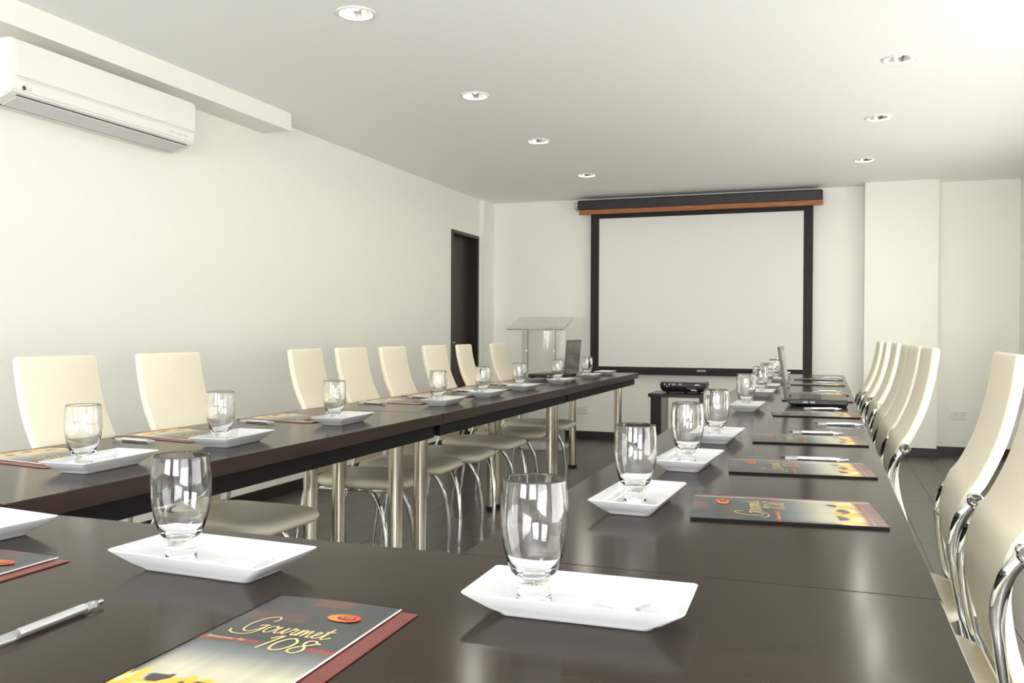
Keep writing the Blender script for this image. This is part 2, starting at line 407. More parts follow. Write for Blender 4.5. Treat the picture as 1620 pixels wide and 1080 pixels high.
# ------------------------------------------------------------------ chairs (local: +x forward, origin at floor under the back)
def make_chair(name, bw, sw, H, zb):
    t = thing(name, '', 'chair')
    k = (H - 0.644) / (1.027 - 0.644)
    zz = lambda z: 0.644 + (z - 0.644) * k if z > 0.644 else z
    prof = [(-0.030, 0.455), (-0.024, 0.490), (-0.009, 0.544), (0.0, 0.60), (0.0, 0.644), (-0.016, 0.70), (-0.043, 0.742), (-0.079, 0.827), (-0.104, 0.927), (-0.1165, 1.012)]
    P = catmull([(x, 0, zz(z)) for x, z in prof], 5)
    rings = []
    m = len(P)
    for i, p in enumerate(P):
        tg = (P[min(i + 1, m - 1)] - P[max(i - 1, 0)]).normalized()
        nx_ = Vector((tg.z, 0, -tg.x))          # toward the sitter
        th = 0.024
        hw = bw / 2 * (1.03 - 0.06 * i / (m - 1))
        c0 = p + nx_ * 0.012
        r = min(0.007, th / 2 - 0.001)
        sec = []
        for dx, dy in rrect(th / 2, hw, r, 3): sec.append((c0 + nx_ * dx + Vector((0, dy, 0)))[:])
        rings.append(sec)
    last = [Vector(q) for q in rings[-1]]; cen = sum(last, Vector()) / len(last)
    dT = (P[-1] - P[-2]).normalized()
    for up_, ix_, iy_ in ((0.006, 0.92, 0.0015), (0.010, 0.70, 0.004), (0.012, 0.25, 0.008)):
        rings.append([(cen + dT * up_ + Vector(((q.x - cen.x) * ix_, (q.y - cen.y) - math.copysign(min(iy_, abs(q.y - cen.y)), q.y - cen.y), (q.z - cen.z) * ix_)))[:] for q in last])
    bm = bmesh.new(); loft(bm, rings)
    new_obj('backrest', bm, M_LEATHER, t, True, 60)
    # seat cushion
    bm = bmesh.new(); rings = []
    x0, x1 = -0.005, 0.435
    cx, hx, hy = (x0 + x1) / 2, (x1 - x0) / 2, sw / 2
    for ins, z in ((0.045, 0.412), (0.018, 0.416), (0.004, 0.426), (0.0, 0.436), (0.005, 0.448), (0.020, 0.456), (0.055, 0.461), (0.11, 0.463)):
        ring = []
        for px, py in rrect(hx - ins, hy - ins, max(0.085 - ins * 0.5, 0.02), 6):
            tp = 1.0 - 0.10 * (0.5 - 0.5 * px / hx)
            ring.append((cx + px, py * tp, z - 0.012 * max(0, (px / hx - 0.6)) ))
        rings.append(ring)
    loft(bm, rings)
    new_obj('seat', bm, M_LEATHER, t, True, 50)
    B('seat_frame', (0.03, 0.36, -0.14, 0.14, 0.398, 0.413), M_CHROME, t, 0.004)
    # rear frame tubes: from the ring on the side of the back down past the seat to the floor
    for s in (-1, 1):
        y = s * (bw / 2 + 0.010); ys = s * (sw / 2 - 0.010)
        bm = bmesh.new()
        tube(bm, catmull([(-0.014, y, zb + 0.002), (0.012, y, zb - 0.035), (0.024, y, zb - 0.09), (0.022, y + s * 0.002, zb - 0.15), (0.008, ys * 0.98, 0.46), (-0.012, ys, 0.40), (-0.045, ys + s * 0.004, 0.22), (-0.075, ys + s * 0.007, 0.004)], 7),
             [0.011, 0.0135, 0.0135, 0.011, 0.008, 0.0085, 0.0085, 0.0085], 12, flat=0.7)
        lg = new_obj('rear_leg', bm, M_CHROME, t, True, 50)
        bm = bmesh.new()
        # ring clamp with a screw
        lathe(bm, [(0.0, -0.016), (0.014, -0.016), (0.017, -0.013), (0.017, 0.013), (0.014, 0.016), (0.0095, 0.016), (0.0085, 0.010), (0.0, 0.010)], 20)
        rot = Matrix.Rotation(R(-90 if s > 0 else 90), 4, 'X')
        for v in bm.verts: v.co = rot @ v.co + Vector((-0.016, y, zb + 0.008))
        new_obj('ring_clamp', bm, M_CHROME, lg, True, 40)
        # front leg: bowed tube
        bm = bmesh.new()
        yf = s * (sw / 2 - 0.065)
        tube(bm, catmull([(0.20, yf * 0.7, 0.402), (0.27, yf * 0.95, 0.385), (0.325, yf + s * 0.018, 0.29), (0.345, yf + s * 0.034, 0.16), (0.345, yf + s * 0.042, 0.05), (0.342, yf + s * 0.043, 0.002)], 6), 0.0105, 12)
        new_obj('front_leg', bm, M_CHROME, t, True, 50)
    return t

ORD = ['first', 'second', 'third', 'fourth', 'fifth', 'sixth', 'seventh', 'eighth']
chL = make_chair('dining_chair', 0.305, 0.38, 0.99, 0.70)
left_c = [2.023, 2.50, 3.356, 3.77, 4.183, 4.718, 5.193, 5.78]
for i, yv in enumerate(left_c):
    o = chL if i == 0 else copy_tree(chL)
    o.location = (-2.065 + random.uniform(-.012, .012), yv, 0); o.rotation_euler.z = R([1, -2, 6, 2, 2, -1, 6, 0][i])
    lab = {0: 'cream high-back chair nearest the camera along the left wall', 4: 'fifth cream chair from the camera along the left wall', 6: 'cream high-back chair standing before the dark door', 7: 'farthest cream chair of the left row, beside the clear lectern'}
    tag(o, lab.get(i, ORD[i] + ' cream high-back chair from the camera along the left wall'), 'chair', 'cream chairs along the left tables')
chR = make_chair('dining_chair', 0.365, 0.405, 1.025, 0.70)
right_c = [(1.83, 0.297), (2.32, 0.299), (3.21, 0.223), (3.68, 0.223), (4.19, 0.232), (4.92, 0.241), (5.40, 0.226), (5.93, 0.218)]
for i, (yv, xv) in enumerate(right_c):
    o = chR if i == 0 else copy_tree(chR)
    o.location = (xv, yv, 0); o.rotation_euler.z = R(180 + [0, -2, 0, 1, 0, 0, -1, 0][i])
    lab = {0: 'cream chair cut by the right picture edge, nearest the camera', 1: 'second cream chair from the camera in the right row, beside the gap', 7: 'farthest cream chair of the right row'}
    tag(o, lab.get(i, ORD[i] + ' cream chair from the camera in the right row'), 'chair', 'cream chairs along the right tables')

# ------------------------------------------------------------------ plates
def make_plate():
    bm = bmesh.new(); rings = []
    for hx, hy, r, z in ((0.082, 0.034, 0.010, 0.0), (0.086, 0.038, 0.011, 0.001), (0.088, 0.040, 0.011, 0.004), (0.1000, 0.0480, 0.010, 0.0105), (0.1215, 0.0610, 0.007, 0.0245), (0.1228, 0.0622, 0.007, 0.0262), (0.1222, 0.0616, 0.007, 0.0272), (0.1200, 0.0598, 0.007, 0.0270), (0.1000, 0.0470, 0.009, 0.0120), (0.0900, 0.0405, 0.012, 0.0075), (0.082, 0.034, 0.014, 0.0068)):
        rings.append([(x, y, z + 0.002 * (abs(x) / 0.1228) ** 4 * (1 if z > 0.02 else 0)) for x, y in rrect(hx, hy, r, 5)])
    loft(bm, rings)
    return new_obj('rectangular_plate', bm, M_CERAMIC, None, True, 40)

def make_glass():
    bm = bmesh.new()
    outer = [(0.0, 0.0), (0.0185, 0.0), (0.0203, 0.0015), (0.0205, 0.0045), (0.0196, 0.009), (0.0186, 0.014), (0.0186, 0.019), (0.0200, 0.024), (0.0228, 0.029), (0.0265, 0.0355), (0.0310, 0.047), (0.0352, 0.061), (0.0380, 0.077), (0.0393, 0.093), (0.0391, 0.108), (0.0382, 0.124), (0.0366, 0.1405), (0.0362, 0.1418), (0.0355, 0.1420)]
    inner = [(0.0350, 0.1412), (0.0352, 0.1400), (0.0368, 0.124), (0.0377, 0.108), (0.0379, 0.093), (0.0366, 0.077), (0.0336, 0.061), (0.0290, 0.0475), (0.0235, 0.0385), (0.0160, 0.0335), (0.008, 0.0318), (0.0, 0.0315)]
    lathe(bm, outer + inner, 48)
    return new_obj('water_glass', bm, M_GLASS, None, True)

plate0 = make_plate(); glass0 = make_glass()
used = {'p': False, 'g': False}
def place(kind, x, y, z, rz, label, group):
    src = plate0 if kind == 'p' else glass0
    o = src if not used[kind] else src.copy()
    if used[kind]: COL.objects.link(o)
    used[kind] = True
    o.location = (x, y, z); o.rotation_euler = (0, 0, R(rz))
    return tag(o, label, 'plate' if kind == 'p' else 'glass', group)
GP, GG = 'white rectangular plates on the tables', 'empty water glasses on the plates'
FZ = TH + 0.0068 + 0.0003
def setting(px, py, rz, gx, gy, pl, gl):
    place('p', px, py, TH + 0.0002, rz, pl, GP)
    if gl: place('g', gx, gy, FZ, random.uniform(0, 90), gl, GG)
# nearest table
setting(-0.256, 0.952, 1.0, -0.313, 0.955, 'white rectangular plate nearest the lower right corner of the picture', 'largest empty water glass, on the nearest white plate')
setting(-0.760, 0.957, -2.5, -0.817, 0.963, 'white plate on the nearest table left of the opening between the rows', 'empty water glass left of centre on the nearest table')
setting(-1.245, 0.995, -6, 0, 0, 'white plate cut by the left picture edge on the nearest table', None)
# right row
rs = [(-0.316, 1.580, -0.325, 1.583), (-0.301, 2.095, -0.310, 2.125), (-0.295, 2.640, -0.304, 2.665), (-0.300, 3.750, -0.309, 3.770), (-0.302, 4.640, -0.311, 4.660), (-0.302, 5.200, -0.311, 5.220), (-0.303, 6.020, -0.312, 6.040), (-0.305, 6.860, -0.314, 6.880)]
for i, (a, b, c_, d) in enumerate(rs):
    setting(a, b, 90 + [-3, -4, -3, -2, -1, 0, 0, 0][i], c_, d, ORD[i] + ' white plate from the camera on the right row of tables', ORD[i] + ' water glass from the camera on the right row of tables')
# left row
ls = [(-1.566, 1.580, -1.573, 1.535), (-1.565, 2.055, -1.572, 2.010), (-1.570, 2.665, -1.577, 2.615), (-1.572, 3.520, -1.580, 3.474), (-1.572, 4.050, -1.580, 4.004), (-1.572, 4.600, -1.580, 4.548), (-1.562, 5.290, -1.570, 5.250), (-1.562, 6.010, -1.570, 5.960)]
for i, (a, b, c_, d) in enumerate(ls):
    setting(a, b, 90 + [3, 4, 3, 2, 1, 0, 0, 0][i], c_, d, ORD[i] + ' white plate from the camera on the left row of tables', ORD[i] + ' water glass from the camera on the left row of tables')
place('p', -1.575, 6.52, TH + 0.0002, 90, 'white plate without a glass at the far end of the left row', GP)

# wrapped candies on the near plates
def candy(x, y, rz, label):
    t = thing('wrapped_candy', label, 'candy', (x, y, FZ), R(rz), 'clear wrapped candies on the near plates')
    bm = bmesh.new(); bmesh.ops.create_icosphere(bm, subdivisions=2, radius=1)
    for v in bm.verts: v.co = Vector((v.co.x * 0.013, v.co.y * 0.008, v.co.z * 0.0045 + 0.0052))
    new_obj('sweet', bm, M_CANDY, t, True)
    for s in (-1, 1):
        bm = bmesh.new(); n = 9; rows = []
        for r_ in range(5):
            f = r_ / 4
            rows.append([bm.verts.new((s * (0.011 + 0.024 * f), (k / (n - 1) - 0.5) * (0.006 + 0.026 * f), 0.0045 + (0.0032 * (1 if k % 2 else -1) + 0.001 * random.random()) * (0.4 + 0.8 * f) + 0.002 * f)) for k in range(n)])
        for a, b in zip(rows, rows[1:]):
            for k in range(n - 1): bm.faces.new((a[k], a[k + 1], b[k + 1], b[k]) if s > 0 else (a[k], b[k], b[k + 1], a[k + 1]))
        bmesh.ops.solidify(bm, geom=bm.faces[:], thickness=0.0004)
        new_obj('wrapper_twist', bm, M_WRAP, t)
candy(-0.205, 0.945, 20, 'clear wrapped candy on the nearest right plate')
candy(-0.700, 0.945, 35, 'clear wrapped candy on the plate left of centre')
candy(-1.205, 1.005, 10, 'clear wrapped candy on the plate at the left picture edge')

# ------------------------------------------------------------------ folders with printed cover (local: x across from spine, y up the cover)
FW, FH = 0.205, 0.315
def lerp(a, b, t): t = max(0, min(1, t)); return tuple(x + (y - x) * t for x, y in zip(a, b))
def srgb(*c): return tuple(((v / 255 + 0.055) / 1.055) ** 2.4 if v > 10 else v / 255 / 12.92 for v in c)
from mathutils import noise as mnoise
def cover_colour(u, v):
    slate = srgb(52, 54, 57)
    c = slate
    if v < 0.56:
        c = lerp(slate, srgb(120, 124, 126), (0.56 - v) / 0.12)
    if v < 0.44: c = lerp(srgb(120, 124, 126), srgb(206, 200, 176), (0.44 - v) / 0.14)
    if v < 0.56:
        st = 0.88 + 0.18 * mnoise.noise(Vector((u * 14, 3.3, 0)))
        c = tuple(q * st for q in c)
        if u < 0.10: c = lerp(srgb(40, 36, 34), c, u / 0.10)
    for (u0, u1, v0, v1, col) in ((0.36, 0.66, 0.92, 1.0, srgb(96, 60, 54)), (0.02, 0.50, 0.735, 0.815, srgb(82, 58, 54)), (0.0, 0.28, 0.86, 0.93, srgb(58, 55, 58))):
        if u0 <= u <= u1 and v0 <= v <= v1: c = col
    # red band behind the name
    if 0.525 <= v <= 0.550 and (u < 0.45 or u > 0.80): c = srgb(150, 42, 30)
    # flames and figures above the foot of the cover
    if v < 0.30:
        n1 = mnoise.noise(Vector((u * 5.0, v * 8.0, 1.7))); n2 = mnoise.noise(Vector((u * 15, v * 22, 5.1)))
        hgt = 0.20 + 0.10 * mnoise.noise(Vector((u * 4.2, 0.7, 3.0))) + 0.05 * mnoise.noise(Vector((u * 17, 0.3, 9)))
        if v < hgt:
            k = v / hgt
            c = lerp(srgb(190, 66, 20), srgb(248, 186, 56), k * 1.5 + 0.3 * n1)
            if n1 + 0.5 * n2 > 0.10: c = srgb(255, 238, 160)
        for uc, vc, ru, rv in ((0.24, 0.205, 0.10, 0.028), (0.52, 0.190, 0.12, 0.030), (0.78, 0.225, 0.08, 0.024)):
            if ((u - uc) / ru) ** 2 + ((v - vc) / rv) ** 2 < 1 + 1.6 * n2 + 0.8 * n1: c = srgb(40, 34, 36)
    if v < 0.115:
        k = mnoise.noise(Vector((u * 24, v * 34, 2.2)))
        c = lerp(c, srgb(70, 24, 20), (0.115 - v) / 0.03)
        if k > 0.25: c = lerp(c, srgb(170, 60, 40), 0.6)
        if 0.060 < v < 0.068 or 0.92 < u < 0.94: c = srgb(190, 60, 50)
    return c

m = bpy.data.materials.new('cover_print'); m.use_nodes = True
b_ = m.node_tree.nodes['Principled BSDF']; b_.inputs['Roughness'].default_value = 0.28
at = m.node_tree.nodes.new('ShaderNodeAttribute'); at.attribute_name = 'print'
m.node_tree.links.new(at.outputs['Color'], b_.inputs['Base Color'])
M_COVER = m

def ell(cx, cy, rx, ry, n=28): return [(cx + rx * math.cos(2 * math.pi * i / n), cy + ry * math.sin(2 * math.pi * i / n)) for i in range(n)]
def flat_poly(bm, pts, z, mi=0):
    f = bm.faces.new([bm.verts.new((x, y, z)) for x, y in pts]); f.material_index = mi
M_LOGO1 = mat('logo_red', srgb(205, 62, 34), 0.35); M_LOGO2 = mat('logo_orange', srgb(238, 138, 50), 0.35); M_LOGO3 = mat('logo_dark', srgb(120, 40, 30), 0.35)

def make_folder():
    t = thing('folder', '', 'folder')
    # maroon back cover with pocket lip, longer toward the open side
    bm = bmesh.new(); bbox(bm, 0.0, FW + 0.030, 0.0, FH - 0.002, 0.0, 0.0014, bev=0.0004, seg=1)
    new_obj('back_cover', bm, M_RED, t)
    B('pages', (0.004, FW - 0.006, 0.004, FH - 0.004, 0.0015, 0.0034), M_PAPER, t)
    B('spine', (-0.0022, -0.0002, 0.0, FH, 0.0, 0.0040), M_FBLACK, t)
    # printed front cover: fine grid carrying the print
    nu, nv = 84, 128
    bm = bmesh.new(); lay = bm.verts.layers.float_color.new('print')
    def zc(u): return 0.0037 + 0.0016 * math.sin(math.pi * min(1, u * 1.05))
    g = []
    for j in range(nv + 1):
        row = []
        for i in range(nu + 1):
            u, v = i / nu, j / nv
            q = bm.verts.new((u * FW, v * FH, zc(u))); q[lay] = (*cover_colour(u, v), 1); row.append(q)
        g.append(row)
    for j in range(nv):
        for i in range(nu): bm.faces.new((g[j][i], g[j][i + 1], g[j + 1][i + 1], g[j + 1][i]))
    fc = new_obj('front_cover', bm, M_COVER, t, True)
    bm = bmesh.new()      # white paper edge of the cover
    for i in range(nu):
        u0, u1 = i / nu, (i + 1) / nu
        for yy, s in ((0.0, 1), (FH, -1)):
            a = [bm.verts.new(p) for p in ((u0 * FW, yy, zc(u0) - 0.0008), (u1 * FW, yy, zc(u1) - 0.0008), (u1 * FW, yy, zc(u1) - 0.0001), (u0 * FW, yy, zc(u0) - 0.0001))]
            bm.faces.new(a if s > 0 else a[::-1])
    box(bm, FW - 0.0004, FW + 0.0014, 0, FH, zc(1) - 0.0009, zc(1) + 0.0002)
    new_obj('paper_edge', bm, M_PAPER, fc)
    zt = lambda x: zc(x / FW) + 0.0004
    # emblem: red oval with orange crescent
    bm = bmesh.new()
    ex, ey = 0.150, 0.262
    for pts, dz, mi in ((ell(ex, ey, 0.026, 0.0125), 0.0, 0), (ell(ex - 0.003, ey - 0.001, 0.021, 0.0098), 0.0002, 1), (ell(ex + 0.004, ey - 0.0005, 0.0145, 0.0070), 0.0004, 2)):
        flat_poly(bm, pts, zt(ex) + 0.0004 + dz, mi)
    # small figure marks inside the oval
    ribbon(bm, [(ex - 0.002, ey - 0.003), (ex - 0.002, ey + 0.003)], 0.0022, zt(ex) + 0.0011, 1)
    ribbon(bm, catmull([(ex + 0.003, ey), (ex + 0.005, ey + 0.003), (ex + 0.007, ey), (ex + 0.005, ey - 0.003), (ex + 0.003, ey)], 4), 0.0015, zt(ex) + 0.0011, 1)
    ribbon(bm, catmull([(ex + 0.010, ey), (ex + 0.012, ey + 0.003), (ex + 0.014, ey), (ex + 0.012, ey - 0.003), (ex + 0.010, ey)], 4), 0.0015, zt(ex) + 0.0011, 1)
    new_obj('emblem', bm, [M_LOGO1, M_LOGO2, M_LOGO3], fc)
    # script lettering "Gourmet"
    bm = bmesh.new()
    strokes = [
        # G with long swash
        [(1.55, 2.55), (1.75, 3.0), (1.35, 3.35), (0.55, 2.9), (0.15, 1.9), (0.30, 1.0), (0.90, 0.75), (1.45, 1.3), (1.62, 1.95), (1.62, 1.3), (1.35, 0.55), (0.55, 0.25), (-0.35, 0.45), (-0.70, 0.95)],
        [(1.05, 1.75), (1.45, 1.95), (1.85, 1.90)],
        # o
        [(2.45, 1.95), (2.10, 1.75), (1.95, 1.25), (2.15, 0.85), (2.50, 1.0), (2.68, 1.5), (2.50, 1.92), (2.70, 1.70), (2.95, 1.85)],
        # u
        [(2.95, 1.85), (2.88, 1.3), (2.98, 0.9), (3.30, 1.05), (3.55, 1.85), (3.50, 1.2), (3.62, 0.9), (3.90, 1.3)],
        # r
        [(3.90, 1.3), (4.02, 1.95), (4.05, 1.70), (4.35, 1.80), (4.28, 1.2), (4.40, 0.9), (4.62, 1.15)],
        # m
        [(4.62, 1.15), (4.78, 1.85), (4.72, 0.90), (4.90, 1.65), (5.12, 1.85), (5.14, 0.92), (5.32, 1.65), (5.55, 1.85), (5.56, 1.1), (5.70, 0.90), (5.92, 1.2)],
        # e
        [(5.92, 1.2), (6.20, 1.45), (6.30, 1.80), (6.10, 1.88), (5.98, 1.4), (6.10, 0.95), (6.40, 1.05), (6.62, 1.4)],
        # t
        [(6.62, 1.4), (6.85, 2.6), (6.75, 1.3), (6.85, 0.92), (7.15, 1.1), (7.35, 1.35)],
        [(6.50, 2.05), (6.85, 2.05), (7.20, 2.15)],
    ]
    sc, ox, oy = 0.0185, 0.036, 0.180
    def put(ss, sc, ox, oy, wd, mi=0):
        for s_ in ss:
            P = catmull([(x * sc + ox, y * sc + oy, 0) for x, y in s_], 7)
            P2 = [(p.x, p.y) for p in P]
            n0 = len(bm.verts)
            ribbon(bm, P2, wd, 0.0, mi)
            bm.verts.ensure_lookup_table()
            for v in bm.verts[n0:]: v.co.z = zt(v.co.x)
    put(strokes, sc, ox, oy, 0.0023)
    digits = [
        [(0.0, 1.55), (0.75, 2.2), (0.40, 1.1), (0.0, -0.1)],
        [(1.95, 2.05), (1.35, 1.75), (0.95, 0.9), (1.10, 0.1), (1.70, 0.0), (2.30, 0.6), (2.45, 1.5), (1.95, 2.05)],
        [(4.05, 1.75), (3.75, 2.1), (3.20, 1.95), (3.15, 1.45), (3.50, 1.05), (3.70, 0.5), (3.35, 0.0), (2.75, 0.05), (2.65, 0.5), (3.10, 1.0), (3.70, 1.40), (4.15, 1.8), (4.40, 1.7)],
    ]
    put(digits, 0.0165, 0.100, 0.156, 0.0030)
    new_obj('lettering', bm, M_GOLD, fc)
    tm = text_mesh('Restaurante · Bar', 0.0085, M_GOLD, 'tagline', fc, (0.012, 0.1670, zt(0.03) + 0.0008))
    return t

fold0 = make_folder(); fused = [False]
def folder(x, y, rz, label, sx=1.0, sy=1.0):
    """x, y = spine-side foot corner of the folder"""
    o = fold0 if not fused[0] else copy_tree(fold0)
    fused[0] = True
    o.location = (x, y, TH + 0.0003); o.rotation_euler = (0, 0, R(rz)); o.scale = (sx, sy, 1)
    return tag(o, label, 'folder', 'printed menu folders on the tables')
# nearest table (read from the camera side)
folder(-0.597, 0.566, 1.0, 'largest printed folder, with gold lettering, at the bottom of the picture', 0.76)
folder(-1.150, 0.610, -0.5, 'printed folder cut by the left picture edge on the nearest table', 0.76)
# right row: read from the right, foot toward +x, spine toward the camera
for i, (x, y, a) in enumerate([(0.100, 1.535, 6), (0.110, 2.065, 6), (0.118, 2.650, 5), (0.128, 3.530, 5), (0.124, 4.345, 4), (0.116, 4.800, 4), (0.116, 5.690, 3), (0.117, 6.350, 3)]):
    folder(x, y, 90 + a, ORD[i] + ' printed folder from the camera on the right row of tables')
# left row: read from the left, foot toward -x, spine away from the camera, maroon edge toward the camera
for i, (x, y, a) in enumerate([(-1.955, 1.800, -8), (-1.965, 2.300, -8), (-1.955, 2.870, -8), (-1.955, 3.720, -6), (-1.950, 4.120, -4), (-1.945, 4.640, -4), (-1.945, 5.200, -3), (-1.945, 6.400, -2)]):
    folder(x, y, -90 + a, ORD[i] + ' printed folder from the camera on the left row of tables')

# ------------------------------------------------------------------ pens (local: along +x from tip to cap end)
def make_pen():
    t = thing('pen', '', 'pen')
    def rod(prof, name, m, n=16):
        bm = bmesh.new(); lathe(bm, prof, n)
        rt = Matrix.Rotation(R(90), 4, 'Y')
        for v in bm.verts: v.co = rt @ v.co + Vector((0, 0, 0.0055))
        return new_obj(name, bm, m, t, True, 40)
    rod([(0.0, 0.0), (0.0008, 0.0), (0.0022, 0.010), (0.0030, 0.012), (0.0, 0.012)], 'tip', M_BLACK)
    rod([(0.0, 0.012), (0.0040, 0.012), (0.0048, 0.020), (0.0048, 0.040), (0.0, 0.040)], 'grip', M_PENCLEAR)
    rod([(0.0, 0.040), (0.0051, 0.040), (0.0053, 0.044), (0.0053, 0.128), (0.0048, 0.130), (0.0, 0.130)], 'barrel', M_PEN)
    rod([(0.0, 0.130), (0.0046, 0.130), (0.0046, 0.143), (0.0034, 0.147), (0.0, 0.147)], 'cap_end', M_PENCLEAR)
    rod([(0.0, 0.147), (0.0026, 0.147), (0.0026, 0.155), (0.0018, 0.157), (0.0, 0.157)], 'push_button', M_CHROME)
    bm = bmesh.new(); bbox(bm, 0.098, 0.146, 0.0060, 0.0078, 0.004, 0.0075, bev=0.0006, seg=1); bbox(bm, 0.138, 0.146, 0.003, 0.0065, 0.004, 0.0075, bev=0.0005, seg=1)
    new_obj('clip', bm, M_PEN, t)
    return t
pen0 = make_pen(); pused = [False]
def pen(x, y, rz, label, s=1.0, z=TH + 0.0003):
    o = pen0 if not pused[0] else copy_tree(pen0)
    pused[0] = True
    o.location = (x, y, z); o.rotation_euler = (0, 0, R(rz)); o.scale = (s, s, s)
    return tag(o, label, 'pen', 'silver pens beside the folders')
pen(-0.772, 0.630, 92, 'large silver pen at the lower left of the nearest table')
for i, (x, y, a) in enumerate([(-0.105, 2.298, 3), (-0.108, 2.915, 3), (-0.035, 3.228, 4), (-0.094, 3.862, 5), (-0.075, 5.058, 3), (-0.085, 5.975, 1), (-0.045, 6.660, 3)]):
    pen(x, y, a, ['silver pen lying behind the second folder of the right row', 'silver pen lying behind the third folder of the right row', 'silver pen lying on the table joint of the right row', 'silver pen lying in front of the open laptop', 'silver pen behind the sixth folder of the right row', 'silver pen behind the seventh folder of the right row', 'farthest silver pen of the right row'][i], 1.03)
for i, (x, y, a) in enumerate([(-1.932, 1.990, -4), (-1.932, 2.560, -6), (-1.952, 3.424, -8), (-1.915, 3.825, -2), (-1.900, 4.330, 4), (-1.865, 4.925, 4)]):
    pen(x, y, a, ORD[i] + ' silver pen from the camera on the left row of tables', 1.05)

# ------------------------------------------------------------------ laptops (local: keyboard toward +x, hinge at x=0, width along y)
def make_laptop(label, loc, rz, lean):
    t = thing('laptop', label, 'laptop', loc, R(rz))
    hw = 0.17
    base = B('base', (0.0, 0.245, -hw, hw, 0.006, 0.030), M_LAP, t, 0.006, 3)
    for x in (0.02, 0.22):
        for y in (-0.14, 0.14): B('rubber_foot', (x - 0.01, x + 0.01, y - 0.01, y + 0.01, 0.0, 0.007), M_BLACKM, base)
    bm = bmesh.new()
    for r_ in range(5):
        for k in range(14):
            x = 0.045 + r_ * 0.0185; y = -0.145 + k * 0.0208
            bbox(bm, x, x + 0.0165, y, y + 0.0185, 0.0301, 0.0322, bev=0.0006, seg=1)
    kb = new_obj('keyboard', bm, M_KEY, base); kb['kind'] = 'stuff'
    B('touchpad', (0.165, 0.220, -0.045, 0.045, 0.0301, 0.0306), M_LAPEDGE, base)
    for s in (-1, 1):
        y0, y1 = (s * hw, s * hw + 0.0008) if s > 0 else (s * hw - 0.0008, s * hw)
        for x in (0.060, 0.090):
            B('port', (x, x + 0.020, y0, y1, 0.013, 0.023), M_MIDG, base)
    bm = bmesh.new()
    for y in (-0.12, 0.12):
        tube(bm, [Vector((-0.004, y - 0.02, 0.026)), Vector((-0.004, y + 0.02, 0.026))], 0.008, 12, up=(0, 0, 1))
    new_obj('hinge', bm, M_LAP, t, True, 40)
    lid = B('lid', (-0.012, 0.0, -hw, hw, 0.0, 0.235), M_LAPLID, t, 0.004, 3)
    B('screen_bezel', (0.0, 0.0012, -hw + 0.004, hw - 0.004, 0.004, 0.231), M_LAPEDGE, lid)
    B('display', (0.0012, 0.0018, -hw + 0.016, hw - 0.016, 0.022, 0.218), M_LAPSCR, lid)
    bm = bmesh.new()
    for k in range(6): box(bm, -0.0126, -0.0119, 0.088 + k * 0.0085, 0.094 + k * 0.0085, 0.196, 0.203 + (0.003 if k == 0 else 0))
    new_obj('maker_mark', bm, M_MIDG, lid)
    B('lid_band', (-0.0124, -0.0119, -hw + 0.002, hw - 0.002, 0.222, 0.232), M_LAP, lid)
    lid.location = (-0.004, 0, 0.026); lid.rotation_euler = (0, R(-lean), 0)
    return t
make_laptop('open black laptop seen edge-on on the right row of tables', (-0.150, 4.20, TH + 0.0012), 0, 8)
make_laptop('open laptop with grey lid turned away on the left row of tables', (-1.640, 5.77, TH + 0.0100), 180, 5)

# ------------------------------------------------------------------ projection screen
scr = thing('projection_screen', 'pull-down projection screen with black border hanging on the end wall', 'screen', (-1.165, 8.54, 0))
cx = -1.165
sx0, sx1, sz0, sz1 = -2.13 - cx, -0.195 - cx, 0.737, 2.205
ox0, ox1, oz0 = -2.216 - cx, -0.112 - cx, 0.663
yS = 0.0
B('cloth', (sx0 - 0.002, sx1 + 0.002, yS - 0.0015, yS + 0.0015, sz0 - 0.002, sz1 + 0.002), M_SCREEN, scr)
B('border', (ox0, sx0, yS - 0.0022, yS + 0.0022, oz0 + 0.03, 2.27), M_SBORDER, scr)
B('border', (sx1, ox1, yS - 0.0022, yS + 0.0022, oz0 + 0.03, 2.27), M_SBORDER, scr)
B('border', (sx0, sx1, yS - 0.0022, yS + 0.0022, sz1, 2.27), M_SBORDER, scr)
B('border', (sx0, sx1, yS - 0.0022, yS + 0.0022, oz0 + 0.03, sz0), M_SBORDER, scr)
B('bottom_bar', (ox0 - 0.004, ox1 + 0.004, yS - 0.010, yS + 0.010, oz0, oz0 + 0.032), M_SBORDER, scr, 0.004)
lab = B('maker_plate', (-1.16 - cx, -1.075 - cx, yS - 0.0045, yS - 0.0023, 0.700, 0.718), M_MIDG, scr)
B('case', (-2.335 - cx, -0.030 - cx, yS - 0.085, yS + 0.055, 2.285, 2.385), M_CASE, scr, 0.012, 3)
B('wood_strip', (-2.318 - cx, -0.030 - cx, yS - 0.088, yS - 0.050, 2.243, 2.288), M_ORANGE, scr, 0.004)
for xx in (-2.26, -0.10): B('wall_bracket', (xx - 0.02 - cx, xx + 0.02 - cx, yS + 0.055, yS + 0.078, 2.30, 2.40), M_DARKG, scr)
bm = bmesh.new()
tube(bm, catmull([(-2.335 - cx, yS - 0.02, 2.345), (-2.372 - cx, yS - 0.02, 2.372), (-2.386 - cx, yS - 0.01, 2.335), (-2.366 - cx, yS, 2.30), (-2.382 - cx, yS + 0.05, 2.33), (-2.372 - cx, yS + 0.074, 2.36)], 6), 0.004, 8)
new_obj('cable', bm, M_MIDG, scr, True)

